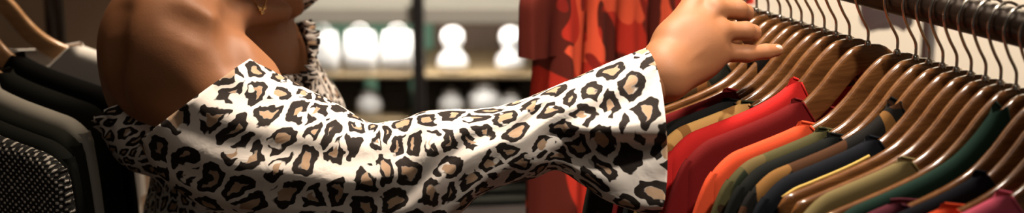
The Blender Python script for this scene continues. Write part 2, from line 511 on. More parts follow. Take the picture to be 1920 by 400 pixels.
# ---- the rack she is searching
RZ = math.radians(25.0)
rdir = Vector((-math.sin(RZ), math.cos(RZ), 0))
W0 = P(1905, 165, 1.30)
def t_of(px):
    lo, hi = -.6, 3.0
    for _ in range(60):
        m = (lo + hi) / 2
        if proj(W0 + rdir * m)[0] > px: lo = m
        else: hi = m
    return lo
rail_t0, rail_t1 = -.38, t_of(1345)
rz_top = W0.z + PIPE_Z
rk = thing('clothes_rack', 'dark metal pipe rack crowded with wooden hangers', 'clothes rack', (W0.x, W0.y, 0), RZ)
bm = bmesh.new(); tube(bm, [(0, rail_t0, rz_top), (0, .3, rz_top), (0, rail_t1, rz_top)], PIPE_R, 28, 8)
obj('rail', bm, M['black_metal'], rk)
for y in (rail_t0 + .02, rail_t1 - .02):
    bm = bmesh.new(); tube(bm, [(0, y, .03), (0, y, .7), (0, y, rz_top - PIPE_R)], .016, 20, 4)
    obj('upright', bm, M['black_metal'], rk)
    bm = bmesh.new(); tube(bm, [(-.28, y, .02), (0, y, .02), (.28, y, .02)], .02, 16, 4)
    obj('foot_bar', bm, M['black_metal'], rk)
bm = bmesh.new(); tube(bm, [(0, rail_t0 + .02, .06), (0, .3, .06), (0, rail_t1 - .02, .06)], .012, 16, 4)
obj('lower_bar', bm, M['black_metal'], rk)

GR = 'wooden hangers on the pipe rack'
GG = 'tops hanging on the pipe rack'
# centre px on the line of hanger tops, what hangs there
ROW = [
 (2062, 'pink', dict(n=.10), 'pink tee at the very front of the pipe rack', 'hanger under the pink tee'),
 (2028, 'orange', dict(n=.14), 'orange red tee between the pink and navy tops', 'hanger holding the orange red tee beside the pink one'),
 (1998, 'navy', dict(n=.088), 'navy tee lying just behind the front orange red tee', 'hanger holding the navy tee near the front'),
 (1970, 'mauve', dict(n=.160), 'plum tee in front of the bottle green tee', 'hanger holding the plum tee'),
 (1940, 'green', dict(n=.035), 'bottle green tee with its neck slipped high along the hanger', 'hanger holding the bottle green tee'),
 (1905, None, None, None, 'bare wooden hanger first behind the bottle green tee'),
 (1880, 'khaki', dict(n=.105), 'khaki tee just behind the bottle green tee', 'hanger holding the khaki tee'),
 (1855, None, None, None, 'bare wooden hanger first behind the khaki tee'),
 (1830, None, None, None, 'bare wooden hanger second behind the khaki tee'),
 (1806, 'navy', dict(n=.095, trim=1), 'dark navy top with thin mustard piping along the shoulder', 'hanger holding the navy top with mustard piping'),
 (1780, 'camo_black', dict(n=.055), 'black and rust camouflage shirt with narrow neck', 'hanger inside the black and rust camouflage shirt'),
 (1752, 'charcoal', dict(n=.11), 'charcoal tee between black camouflage and olive camouflage', 'hanger holding the charcoal tee'),
 (1724, 'camo_olive', dict(n=.108), 'olive green camouflage shirt between charcoal and orange red tees', 'hanger holding the olive camouflage shirt'),
 (1682, 'orange', dict(n=.11), 'orange red tee between olive camouflage and dark red', 'hanger holding the orange red tee behind the olive camouflage'),
 (1627, 'maroon', dict(n=.085), 'dark red tee hanging just in front of the bright red one', 'hanger holding the dark red tee'),
 (1592, 'red', dict(n=.066), 'bright red tee hanging below the reaching hand', 'hanger holding the bright red tee'),
 (1567, 'camo_tan', dict(n=.115,  dip=(.05, .015)), 'tan and black camouflage shirt just behind the bright red tee', 'hanger holding the tan camouflage shirt'),
 (1545, 'black', dict(n=.12), 'black tee peeping out behind the tan camouflage shirt', 'hanger of the black tee behind the tan camouflage'),
 (1523, 'maroon', dict(n=.105), 'dark red tee half hidden under the wrist and palm', 'hanger of the dark red tee under the palm'),
 (1502, None, None, None, 'wooden hanger with black size marker by the little finger'),
 (1483, None, None, None, 'bare wooden hanger first behind the one with the black size marker'),
 (1462, 'camo_olive2', dict(n=.075), 'brown camouflage shirt deep behind the hand', 'hanger of the brown camouflage shirt behind the hand'),
 (1440, None, None, None, 'bare wooden hanger touched by the curled ring finger'),
 (1418, None, None, None, 'bare wooden hanger touched by the curled middle finger'),
 (1396, None, None, None, 'bare wooden hanger last in the row behind the fingers'),
]
proto = None
jit = random.Random(3)
ts = [t_of(r[0]) for r in ROW]
for i in range(1, len(ts)):                     # keep room for wood and cloth
    ts[i] = max(ts[i], ts[i - 1] + .0195)
for i, (px, kind, kw, gl, hl) in enumerate(ROW):
    loc = W0 + rdir * ts[i]
    if proto is None:
        proto = make_hanger(hl, M['wood']); proto['group'] = GR; proto.location = loc; proto.rotation_euler = (0, 0, RZ)
        h = proto
    else:
        h = dup(proto, loc, RZ, hl, GR)
    if not hl.startswith('bare') and 'size marker' not in hl: h['label'] = 'varnished wooden ' + hl
    if 'size marker' in hl:
        b = bmesh.new(); s = -.052
        box(b, (s - .007, -.0085, hz(s) - .022), (s + .007, .0085, hz(s) + .006), .003)
        obj('size_marker', b, M['black_plastic'], h)
    if kind:
        nm = 'camouflage_shirt' if 'camo' in kind else 't_shirt'
        if kw.pop('trim', None): kw['trim'] = M['yellow']
        garment(nm, gl, 'shirt', M[kind], loc, RZ, group=GG, seed=3.3, fold=.006, th=.0070, **kw)

# ---- the red camouflage shirt at the far end, seen whole
rc = P(1214, -195, 1.95)
h = dup(proto, rc, .87, 'varnished wooden hanger inside the long red camouflage shirt', GR)
garment('camouflage_shirt', 'long red camouflage shirt behind the leopard cuff', 'shirt', M['camo_red'], rc, .87,
        n=.08, S=.224, L=.95, th=.020, sleeve=.085, sang=4, sw=.13, fold=.016, seed=4.2, lam=.075, phase=2.2, ext=.034, group=GG)
ss = thing('shirt_stand', 'tall dark metal stand carrying the red camouflage shirt', 'stand', (rc.x, rc.y, 0), .87)
bm = bmesh.new(); tube(bm, [(0, -.06, rc.z + PIPE_Z), (0, .05, rc.z + PIPE_Z), (0, .14, rc.z + PIPE_Z)], PIPE_R, 24, 6); obj('arm', bm, M['black_metal'], ss)
bm = bmesh.new(); tube(bm, [(0, .14, .02), (0, .14, .8), (0, .14, rc.z + PIPE_Z + .02)], .017, 24, 4); obj('post', bm, M['black_metal'], ss)
bm = bmesh.new(); lathe(bm, [(.15, 0), (.16, .006), (.14, .02), (.02, .03)], 32, (0, .14, 0)); obj('base_plate', bm, M['black_metal'], ss)

# ---- the rack of dark tops behind her
LZ = math.radians(-20)
LF = P(-225, 255, 1.5)
ldir = (P(-45, 40, 1.9) - LF); ldir.z = 0; ldir.normalize()
LTOP = 1.325
LF.z = LTOP
LANG = math.atan2(-ldir.x, ldir.y)
lk = thing('clothes_rack', 'rack of black and grey tops behind her back', 'clothes rack', (LF.x, LF.y, 0), LANG)
bm = bmesh.new(); tube(bm, [(0, -.3, LTOP + .0597), (0, .3, LTOP + .0597), (0, .95, LTOP + .0597)], .0142, 24, 8); obj('rail', bm, M['black_metal'], lk)
for y in (-.28, .93):
    bm = bmesh.new(); tube(bm, [(0, y, .03), (0, y, .7), (0, y, LTOP + .045)], .016, 20, 4); obj('upright', bm, M['black_metal'], lk)
    bm = bmesh.new(); tube(bm, [(-.28, y, .02), (0, y, .02), (.28, y, .02)], .02, 16, 4); obj('foot_bar', bm, M['black_metal'], lk)
LROW = [
 (0.055, 'tweed', dict(n=.086), 'knitted_top', 'black and white speckled knit top at the front', 'pale wooden hanger holding the speckled knit top'),
 (.100, 'blackgreen', dict(n=.085), 'sweater', 'black sweater directly behind the speckled knit top', 'pale wooden hanger of the black sweater behind the speckled knit'),
 (.147, 'greyb', dict(n=.082), 'sweater', 'very dark olive sweater between black sweater and grey cardigan', 'pale wooden hanger of the dark olive sweater'),
 (.20, 'grey', dict(n=.085), 'cardigan', 'mid grey cardigan among the black tops', 'pale wooden hanger of the grey cardigan'),
 (.275, 'blackgreen', dict(n=.085, S=.235), 'sweater', 'black sweater just behind the grey cardigan', 'pale wooden hanger of the black sweater behind the grey cardigan'),
 (.36, 'black', dict(n=.082, S=.236), 'sweater', 'black sweater in front of the white shirt', 'pale wooden hanger of the black sweater in front of the white shirt'),
 (.52, 'white_c', dict(n=.135), 'shirt', 'white shirt at the back of the dark rack', 'glossy wooden hanger showing above the white shirt'),
]
lproto = None
for i, (y, kind, kw, nm, gl, hl) in enumerate(LROW):
    loc = LF + ldir * y; loc.z = LTOP
    if lproto is None:
        lproto = make_hanger(hl, M['wood_p']); lproto.location = loc; lproto.rotation_euler = (0, 0, LZ); lproto['group'] = 'wooden hangers on the dark rack'
    else:
        dup(lproto, loc, LZ, hl, 'wooden hangers on the dark rack')
    garment(nm, gl, nm.replace('_', ' '), M[kind], loc, LZ, group='tops on the dark rack', seed=20, fold=.005, th=.0125, sleeve=.5 if kind != 'white_c' else .18, sang=2, lam=.13, sw=.14, phase=1, **kw)

# ================================================================== the woman
fx = Vector((.95, -.30, 0)).normalized(); lx = Vector((-fx.y * -1, 0, 0))
fx = Vector((.954, -.30, 0)).normalized(); lx = Vector((fx.y, -fx.x, 0))       # lx points to her near (right) side
O = Vector((-.30, 1.68, 0))
def B(a, b, z): return O + fx * a + lx * b + Vector((0, 0, z))
ROT = np.array([list(fx), list(lx), [0, 0, 1]])
SR = P(330, 78, 1.575); SL = B(-.075, -.125, 1.355)
ER, WR = P(765, 345, 1.485), P(1222, 150, 1.435)
EL = P(690, -150, 1.85); WL = P(850, -215, 1.80)

torso = Prims()
cloth = Prims()
torso.ell(B(-.030, 0, 1.18), (.082, .130, .20), ROT, .03)
torso.ell(B(-.060, .015, 1.285), (.058, .130, .10), ROT, .03)
torso.ell(B(-.075, .095, 1.27), (.045, .070, .085), ROT, .03).ell(B(-.075, -.095, 1.27), (.045, .070, .085), ROT, .03)
for s in (1, -1): torso.ell(B(-.008, s * .070, 1.185), (.066, .066, .064), ROT, .03)
torso.cone(B(-.03, 0, 1.08), B(-.025, 0, 1.0), .115, .108, .05)
torso.ell(B(-.03, 0, .90), (.115, .165, .13), ROT, .05)
cloth.L = list(torso.L); cloth.ell(B(-.082, .140, 1.25), (.040, .045, .06), ROT, .03)
body = Prims(); body.L = list(torso.L)
body.cone(SR, B(-.045, .05, 1.385), .058, .050, .035).cone(SL, B(-.045, -.05, 1.385), .048, .05, .03)
body.ell(SR + Vector((-.012, .0, -.012)), (.074, .073, .085), ROT, .022)
body.ell(B(-.080, .150, 1.31), (.044, .040, .085), ROT, .012)
body.ell(SL, (.050, .050, .058), ROT, .03)
body.chain([SR, P(500, 262, 1.53), P(600, 312, 1.505), ER], [.060, .050, .044, .038], .03)
body.chain([ER, P(880, 292, 1.475), P(1010, 256, 1.458), P(1120, 215, 1.446), WR], [.037, .036, .028, .026, .026], .02)
body.chain([SL, SL.lerp(EL, .45), EL], [.055, .046, .038], .03)
body.chain([EL, EL.lerp(WL, .3), WL], [.038, .037, .026], .02)
# collar bones, hollow between shoulder and chest
body.cone(P(352, 30, 1.525), B(.035, .018, 1.352), .013, .012, .022)
body.cone(SL + Vector((.02, -.02, .03)), B(.035, -.018, 1.352), .012, .012, .022)
body.cone(P(395, 66, 1.525), P(470, 150, 1.56), .020, .030, .02)
# neck and head
body.cone(B(-.045, 0, 1.36), B(-.005, 0, 1.49), .058, .053, .03)
hd = B(.030, .004, 1.585)
body.ell(hd, (.094, .073, .108), ROT, .02).ell(hd + fx * .028 - Vector((0, 0, .055)), (.062, .054, .062), ROT, .03)
body.cone(hd + fx * .088 + Vector((0, 0, .012)), hd + fx * .106 - Vector((0, 0, .022)), .008, .013, .012)
for s in (1, -1):
    body.ell(hd + fx * .080 + lx * s * .031 + Vector((0, 0, .010)), (.014, .016, .013), ROT, .006)
    body.ell(hd - fx * .005 + lx * s * .074 - Vector((0, 0, .008)), (.018, .009, .030), ROT, .006)
    body.ell(hd + fx * .070 + lx * s * .040 - Vector((0, 0, .025)), (.018, .018, .018), ROT, .02)
body.ell(hd + fx * .090 - Vector((0, 0, .050)), (.012, .023, .007), ROT, .006).ell(hd + fx * .088 - Vector((0, 0, .062)), (.012, .020, .007), ROT, .006)
body.ell(hd + fx * .075 - Vector((0, 0, .088)), (.018, .02, .016), ROT, .02)
# legs
for s in (1, -1):
    hp, kn, an = B(-.03, s * .085, .88), B(-.01, s * .09, .48), B(-.04, s * .095, .07)
    body.chain([hp, kn, kn.lerp(an, .3), an], [.085, .055, .056, .036], .03)
    body.cone(an + Vector((0, 0, -.03)), an + fx * .15 + Vector((0, 0, -.045)), .034, .024, .02)
# far hand, gripping above the frame
def hand_far(w, tip):
    d = (tip - w).normalized(); sd = Vector((0, 0, 1)); 
    for i, o in enumerate((-.030, -.010, .010, .030)):
        m = w + d * .09 + sd * o
        body.cone(w + sd * o * .4, m, .014, .010, .012)
        body.chain([m, m + d * (.04 - .004 * i) + Vector((0, .008, 0)), m + d * .03 + Vector((0, .035, 0))], [.009, .008, .007], .003)
    body.chain([w + d * .03, w + d * .06 + Vector((0, -.03, .035)), w + d * .09 + Vector((0, -.03, .05))], [.013, .011, .008], .008)
hand_far(WL, WL + (WL - EL))
body.cone(EL.lerp(WL, .9), WL, .026, .026, .02)

# near hand: its own finer grid, growing out of the wrist inside the cuff
hand = Prims()
hand.cone(P(1150, 186, 1.442), P(1234, 139, 1.436), .028, .0255, .02)
W = P(1246, 134, 1.437)
kn = [P(1318, -22, 1.487), P(1340, 16, 1.474), P(1350, 58, 1.468), P(1346, 98, 1.470)]     # index, middle, ring, little
base = [P(1244, 104, 1.443), P(1248, 115, 1.436), P(1250, 131, 1.432), P(1254, 151, 1.434)]
for k, b in zip(kn, base): hand.cone(b, k, .0175, .0112, .012)
hand.ell((W + P(1336, 56, 1.487)) / 2, (.034, .016, .030), None, .02)
hand.cone(P(1252, 150, 1.442), P(1318, 120, 1.474), .0185, .0125, .015)
for k, b in zip(kn, base): hand.cone(b + (k - b) * .25 + Vector((0, -.0155, 0)), k + Vector((0, -.0095, 0)), .003, .0035, .005)
hand.chain([kn[0], P(1362, -34, 1.495), P(1384, -14, 1.520), P(1378, 2, 1.532)], [.0112, .0100, .0090, .0075], .004)
hand.chain([kn[1], P(1384, 18, 1.484), P(1397, 24, 1.504), P(1393, 34, 1.518)], [.0112, .0098, .0088, .0075], .004)
hand.chain([kn[2], P(1398, 58, 1.478), P(1411, 62, 1.494), P(1404, 74, 1.508)], [.0110, .0094, .0085, .0072], .004)
hand.chain([kn[3], P(1400, 101, 1.480), P(1436, 97, 1.490), P(1457, 94, 1.496)], [.0108, .0088, .0078, .0066], .004)
for k in kn: hand.ell(k + Vector((0, -.004, 0)), (.010, .009, .010), None, .008)
hand.chain([P(1260, 74, 1.452), P(1306, 54, 1.500), P(1346, 62, 1.522), P(1374, 72, 1.528)], [.016, .0125, .011, .009], .01)

def on(field, px, py, push=0):
    org = np.array(list(CAM)); d0 = np.array(list(P(px, py, 1) - CAM)); t = 1.25
    for _ in range(90):
        f = float(field.at([org + d0 * t])[0])
        if f < .0005: break
        t += f * .7
        if t > 2: break
    return Vector(org + d0 * (t + push))
for path, r in (([(332, 26), (372, 46), (408, 74)], .009), ([(444, 4), (438, 58), (449, 108)], .010), ([(222, 20), (208, 105), (218, 190)], .008)):
    pts = [on(body, x, y, -.0070) for x, y in path]
    for a, b in zip(pts, pts[1:]):
        body.cone(a, b, r, r, .020); body.L[-1] = ('s',) + body.L[-1][1:]
V1, Q1 = body.mesh('body', .004)
V2, Q2 = hand.mesh('hand', .0017)
woman = thing('person', 'woman in off shoulder leopard print top reaching for the wooden hangers', 'person', (O.x, O.y, 0))
def child(name, me, mat):
    o = link(name, me, mat); o.parent = woman; o.matrix_parent_inverse = Matrix.Translation(-woman.location); return o
child('body', np_mesh('body', np.concatenate([V1, V2]), np.concatenate([Q1, Q2 + len(V1)])), M['skin'])
# nails
for tip, dr in ((P(1459, 92, 1.4915), P(1475, 91, 1.495)), (P(1415, 61, 1.489), P(1412, 70, 1.500)), (P(1401, 24, 1.499), P(1399, 33, 1.511))):
    n = Prims(); d = (dr - tip).normalized(); sd = d.cross(Vector((0, -1, 0))).normalized(); up = sd.cross(d)
    n.ell(tip, (.0055, .0042, .0022), np.array([list(d), list(sd), list(up)]), .001)
    child('fingernail', np_mesh('nail', *n.mesh('nail', .0007)), M['nail'])
# hair: short curls
hair = Prims()
hair.ell(hd + Vector((0, 0, .035)) - fx * .012, (.104, .088, .098), ROT, .02).ell(hd - fx * .05 + Vector((0, 0, .0)), (.062, .082, .09), ROT, .02)
for i in range(160):
    a, u = random.uniform(0, 2 * PI), random.uniform(-.35, 1)
    q = math.sqrt(1 - u * u)
    v = Vector(hd) + Vector((0, 0, .035)) - fx * .014 + fx * (.105 * q * math.cos(a)) + lx * (.088 * q * math.sin(a)) + Vector((0, 0, .1 * u))
    if (v - hd).dot(fx) > .065 and v.z < hd.z + .055: continue
    hair.ell(v, [random.uniform(.012, .018)] * 3, None, .006)
child('hair', np_mesh('hair', *hair.mesh('hair', .004)), M['hair'])
# trousers and shoes
tr = Prims(); tr.ell(B(-.03, 0, .90), (.118, .168, .13), ROT, .05).cone(B(-.027, 0, 1.02), B(-.027, 0, .95), .112, .125, .04)
for s in (1, -1):
    hp, k_, an = B(-.03, s * .085, .88), B(-.01, s * .09, .48), B(-.04, s * .095, .09)
    tr.chain([hp, k_, k_.lerp(an, .3), an], [.092, .068, .066, .055], .03)
child('trousers', np_mesh('trousers', *tr.mesh('tr', .006)), M['denim'])
for s in (1, -1):
    an = B(-.04, s * .095, .07); sh = Prims()
    sh.cone(an + Vector((0, 0, -.025)), an + fx * .15 + Vector((0, 0, -.038)), .044, .032, .02)
    me = np_mesh('shoe', *sh.mesh('shoe', .005, 0, lambda X, G: np.maximum(G, .0005 - X[:, 2])))
    child('shoe', me, M['shoe'])

# ---- leopard blouse: bodice lofted off the torso, two sleeves
def surf(field, org, dr, off, far=.4):
    """distance from org along dr to the outermost point of the field, vectorised by marching inward"""
    n = len(org); t = np.full(n, far)
    for _ in range(60):
        d = field.at(org + dr * t[:, None]) - off
        t = t - np.maximum(d, 0) * .8
        t = np.maximum(t, 0)
    return t
NA = 220
phis = np.linspace(0, 2 * PI, NA, endpoint=False)        # 0 = front, +90 deg = near side
def neck_z(p):
    # heights of the neckline round the body (front, near armpit, near back, back, far back, far armpit, far front)
    xs = np.radians([0, 35, 65, 95, 130, 160, 200, 240, 280, 310, 335, 360])
    zs = [1.262, 1.272, 1.300, 1.280, 1.212, 1.190, 1.208, 1.26, 1.30, 1.315, 1.285, 1.262]
    return np.interp(p % (2 * PI), xs, zs)
rows, us = [], []
NB = 70
dirs = np.array([list(fx * math.cos(p) + lx * math.sin(p)) for p in phis])
zn = np.array([neck_z(p) for p in phis])
for k in range(3):
    zn = (np.roll(zn, 1) + zn + np.roll(zn, -1)) / 3
for j in range(NB + 1):
    w = j / NB
    z = .93 + (zn - .93) * w
    org = np.array([list(B(-.03, 0, 0))]) + np.stack([0 * z, 0 * z, z], 1)
    off = .007 + .010 * (1 - w) ** 1.5
    r = surf(cloth, org, dirs, off)
    fold = .0045 * np.sin(phis * 9 + 5 * w) * (1 - w) + .0035 * np.sin(phis * 17 - 11 * w + 1) * (1 - .6 * w)
    if w > .93: fold = fold * .3 + .004 * np.sin(phis * 52) * (w - .93) / .07
    r = r + fold
    if j == NB: r = r + .003
    rows.append([Vector(o + d * q) for o, d, q in zip(org, dirs, r)])
    us.append(w * .34)
# little frill above the elastic
for e, (dz, dr_) in enumerate(((.006, .004), (.012, .002))):
    rows.append([p + Vector((0, 0, dz - .012 * e * 0)) + Vector(d) * (dr_ + (.004 + .003 * e) * math.sin(ph * 62)) for p, d, ph in zip(rows[NB], dirs, phis)])
    us.append(.34 + dz)
blouse = bpy.data.objects.new('leopard_blouse', None)
C.objects.link(blouse); blouse.parent = woman; blouse.matrix_parent_inverse = Matrix.Translation(-woman.location)
vs = [p * .155 for p in np.linspace(0, 2 * PI, NA + 1)]
bod = grid_mesh('bodice', rows, us, vs, M['leo_b'], blouse, True, .0012)

def sleeve_loft(stations, name, K=132, n=9, cuff=True, fold_fn=None):
    """stations: top px, bottom px, depth, half depth, bulge of the near side along the arm in px"""
    A = cr(stations, n); rows, us, u = [], [], 0
    prev = None
    N = len(A) - 1
    for i, (tx, ty, bx, by, d, rd, bul) in enumerate(A):
        row = []
        cx, cy, ux, uy = (tx + bx) / 2, (ty + by) / 2, (tx - bx) / 2, (ty - by) / 2
        cen = P(cx, cy, d)
        if prev is not None: u += (cen - prev).length
        prev = cen
        for k in range(K):
            ph = 2 * PI * k / K
            c, s = math.cos(ph), math.sin(ph)
            rad, dep, sx = 1.0, rd, bul
            if fold_fn: rad, dep = fold_fn(i / N, ph, rad, dep)
            p = P(cx + ux * c * rad + sx * s, cy + uy * c * rad, d - dep * s)
            row.append(p)
        rows.append(row); us.append(u)
    return rows, us
ST = [
 (474, 108, 262, 266, 1.548, .074, -8), (512, 136, 300, 332, 1.542, .076, 0), (565, 164, 385, 390, 1.533, .074, 0), (632, 196, 505, 425, 1.515, .070, 0),
 (690, 228, 635, 452, 1.500, .066, 0), (735, 228, 765, 462, 1.488, .062, 0), (790, 213, 850, 408, 1.482, .056, 0), (850, 206, 900, 368, 1.477, .051, 0),
 (915, 204, 950, 346, 1.471, .047, 0), (975, 189, 1000, 334, 1.464, .045, 0), (1030, 166, 1045, 318, 1.457, .045, 0), (1085, 143, 1092, 345, 1.449, .048, 2),
 (1140, 120, 1138, 376, 1.439, .047, 6), (1187, 102, 1194, 398, 1.428, .044, 14), (1212, 93, 1232, 404, 1.421, .042, 28)]
def sm(a, b, x):
    t = min(1, max(0, (x - a) / (b - a))); return t * t * (3 - 2 * t)
def fold_near(w, ph, rad, dep):
    c, s = math.cos(ph), math.sin(ph)
    e = math.exp(-((w - .40) / .10) ** 2)                       # creases at the elbow
    dep += .0055 * e * math.sin(26 * w * 2 + 3.2 * ph) + .003 * math.sin(9 * ph + 22 * w)
    rad += .020 * e * math.sin(60 * w + 2 * ph) + .012 * math.sin(7 * ph + 15 * w)
    e2 = math.exp(-((w - .64) / .07) ** 2)                      # gathers before the flare
    dep += .004 * e2 * math.sin(8 * ph + 40 * w)
    q = sm(.66, .82, w)                                         # the flare folds over along its middle
    if s > 0 and q > 0:
        dep -= .020 * q * sm(-.02, -.16, c) * (1 - .8 * sm(-.5, -.95, c))
        dep += .006 * q * math.exp(-((c - .08) / .16) ** 2)
    if w < .03: rad += .010 * math.sin(ph * 24) * (1 - w / .03)
    return rad, dep
rows, us = sleeve_loft(ST, 'sleeve', fold_fn=fold_near)
vs = [p * .068 for p in np.linspace(0, 2 * PI, 133)]
grid_mesh('sleeve', rows, us, vs, M['leo'], blouse, True, .0012)
# far arm goes up and away
ST2 = [
 (462, -8, 508, 46, 1.785, .048, 0), (498, -60, 545, 34, 1.80, .050, 0), (556, -120, 594, 2, 1.825, .052, 0), (630, -190, 672, -80, 1.85, .05, 0),
 (690, -225, 730, -112, 1.845, .048, 0), (745, -255, 775, -130, 1.832, .046, 0), (800, -285, 815, -125, 1.818, .05, 0), (835, -305, 850, -110, 1.808, .055, 0)]
rows, us = sleeve_loft(ST2, 'sleeve', K=80, n=7, fold_fn=lambda w, ph, r, d: (r + .02 * math.sin(6 * ph + 18 * w), d + .003 * math.sin(7 * ph + 20 * w)))
grid_mesh('sleeve', rows, us, [p * .055 for p in np.linspace(0, 2 * PI, 81)], M['leo'], blouse, True, .0012)

# ---- fine chain lying on the chest
def on_body(px, py):
    org = CAM; d0 = (P(px, py, 1) - CAM); t = 1.3
    for _ in range(80):
        f = float(body.at([list(org + d0 * t)])[0])
        if f < .0008: break
        t += f * .7
        if t > 2: break
    return org + d0 * (t - .0015)
bm = bmesh.new()
path = [on_body(x, y) for x, y in ((446, -46), (458, -22), (470, -4), (482, 10), (491, 22), (497, 8), (502, -12))]
tube(bm, path, .0011, 8, 4)
nk = obj('necklace', bm, M['gold']); nk.parent = woman; nk.matrix_parent_inverse = Matrix.Translation(-woman.location)
for px, py in ((487, 17), (491, 24), (495, 15)):
    c = on_body(px, py); bm = bmesh.new(); bmesh.ops.create_icosphere(bm, subdivisions=3, radius=.0028, matrix=Matrix.Translation(c))
    b = obj('bead', bm, M['gold']); b.parent = nk

# ================================================================== shop behind
M['white'] = m_plain('white_glaze', (.86, .85, .83), .45, 0, .03)
M['shelf'] = m_plain('shelf_board', (.34, .25, .14), .5, 0, .1, 8)
M['dark'] = m_plain('dark_stain', (.025, .02, .018), .5, 0, .3, 12)
M['greym'] = m_plain('grey_metal', (.35, .34, .33), .4, .6, .1)
M['beige'] = m_plain('beige_board', (.58, .52, .43), .6, 0, .06, 8)
DS = 4.6
su = thing('display_shelf', 'long low display shelf with pale boards and dark posts', 'shelf', (0, P(800, 135, DS).y, 0))
sy = su.location.y
X = lambda px: (px - 960) / F * DS
def zz(py): 
    # height where the ray through py meets the plane y = sy - .1
    a = -(py - 200) / F
    d = (sy - .14) / (CP + a * SP)
    return CAM.z + d * (a * CP - SP)
x0, x1 = X(540), X(1110)
def shelfbox(nm, lo, hi, mat, bev=.004):
    bm = bmesh.new(); box(bm, (lo[0], lo[1] - sy, lo[2]), (hi[0], hi[1] - sy, hi[2]), bev); return obj(nm, bm, mat, su, False)
zs1 = zz(137); zs0 = zz(222); ztp = zz(10)
shelfbox('top_board', (x0, sy - .20, zz(38)), (x1, sy + .24, zz(8)), M['beige'])
shelfbox('shelf_board', (x0, sy - .16, zs1 - .014), (x1, sy + .22, zs1), M['shelf'])
shelfbox('shelf_board', (x0, sy - .16, zs0 - .014), (x1, sy + .22, zs0), M['shelf'])
shelfbox('shelf_board', (x0, sy - .16, .06), (x1, sy + .22, .09), M['shelf'])
shelfbox('post', (X(784), sy - .26, 0), (X(805), sy - .21, zz(-60)), M['dark'])
shelfbox('post', (X(770), sy + .12, 0), (X(785), sy + .15, zz(38)), M['greym'])
shelfbox('post', (x0, sy + .18, 0), (x0 + .03, sy + .21, zz(38)), M['dark'])
shelfbox('post', (x1 - .03, sy - .15, 0), (x1, sy - .12, zz(38)), M['dark'])
shelfbox('back_panel', (X(806), sy + .225, .05), (x1, sy + .24, zz(36)), m_plain('brown_panel', (.16, .11, .08), .7))
def at_shelf(px, dy=-.115): return X(px), sy + dy
zs1 += .0008; zs0 += .0008
# white carrier bags
bagp = None
for px, lab in ((615, 'white carrier bag at the end of the upper shelf'), (684, 'white carrier bag in the middle of three'), (752, 'white carrier bag next to the dark post')):
    x, y = at_shelf(px)
    if bagp is None:
        bagp = thing('carrier_bag', lab, 'bag', (x, y, zs1), 0, 'white bags on the upper shelf')
        bm = bmesh.new(); hgt = zz(62) - zs1; rings = []
        for j, (wv, dv, z) in enumerate(((.050, .030, 0), (.056, .035, .004), (.054, .033, hgt * .5), (.046, .022, hgt * .9), (.043, .016, hgt))):
            rings.append([bm.verts.new((math.copysign(abs(math.cos(a)) ** .5, math.cos(a)) * wv, math.copysign(abs(math.sin(a)) ** .5, math.sin(a)) * dv, z)) for a in [2 * PI * (k + .5) / 24 for k in range(24)]])
        for a, b in zip(rings, rings[1:]):
            for k in range(24): bm.faces.new((a[k], a[(k + 1) % 24], b[(k + 1) % 24], b[k]))
        bm.faces.new(rings[0]); bm.faces.new(rings[-1])
        obj('body', bm, M['white'], bagp)
        bm = bmesh.new(); tube(bm, [(-.022, 0, hgt - .003), (-.018, 0, hgt + .016), (0, 0, hgt + .022), (.018, 0, hgt + .016), (.022, 0, hgt - .003)], .0025, 8); obj('handle', bm, M['white'], bagp)
    else: dup(bagp, (x, y, zs1), 0, lab)
# white busts
bust = None
for px, lab in ((852, 'white bust just beyond the dark post'), (958, 'white bust beside the red camouflage shirt')):
    x, y = at_shelf(px)
    if bust is None:
        bust = thing('display_bust', lab, 'bust', (x, y, zs1), 0, 'white busts on the upper shelf')
        hgt = zz(52) - zs1; k = hgt / .165
        bm = bmesh.new(); lathe(bm, [(.02 * k, .010), (.052 * k, .013), (.056 * k, .03 * k), (.048 * k, .055 * k), (.028 * k, .075 * k), (.026 * k, .088 * k), (.036 * k, .105 * k), (.041 * k, .128 * k), (.034 * k, .15 * k), (.015 * k, .163 * k)], 32, sy=.8)
        obj('head_and_shoulders', bm, M['white'], bust)
        bm = bmesh.new(); lathe(bm, [(.060 * k, 0), (.062 * k, .004), (.060 * k, .0125)], 32, sy=.8); obj('plinth', bm, M['shelf'], bust)
    else: dup(bust, (x, y, zs1), 0, lab)
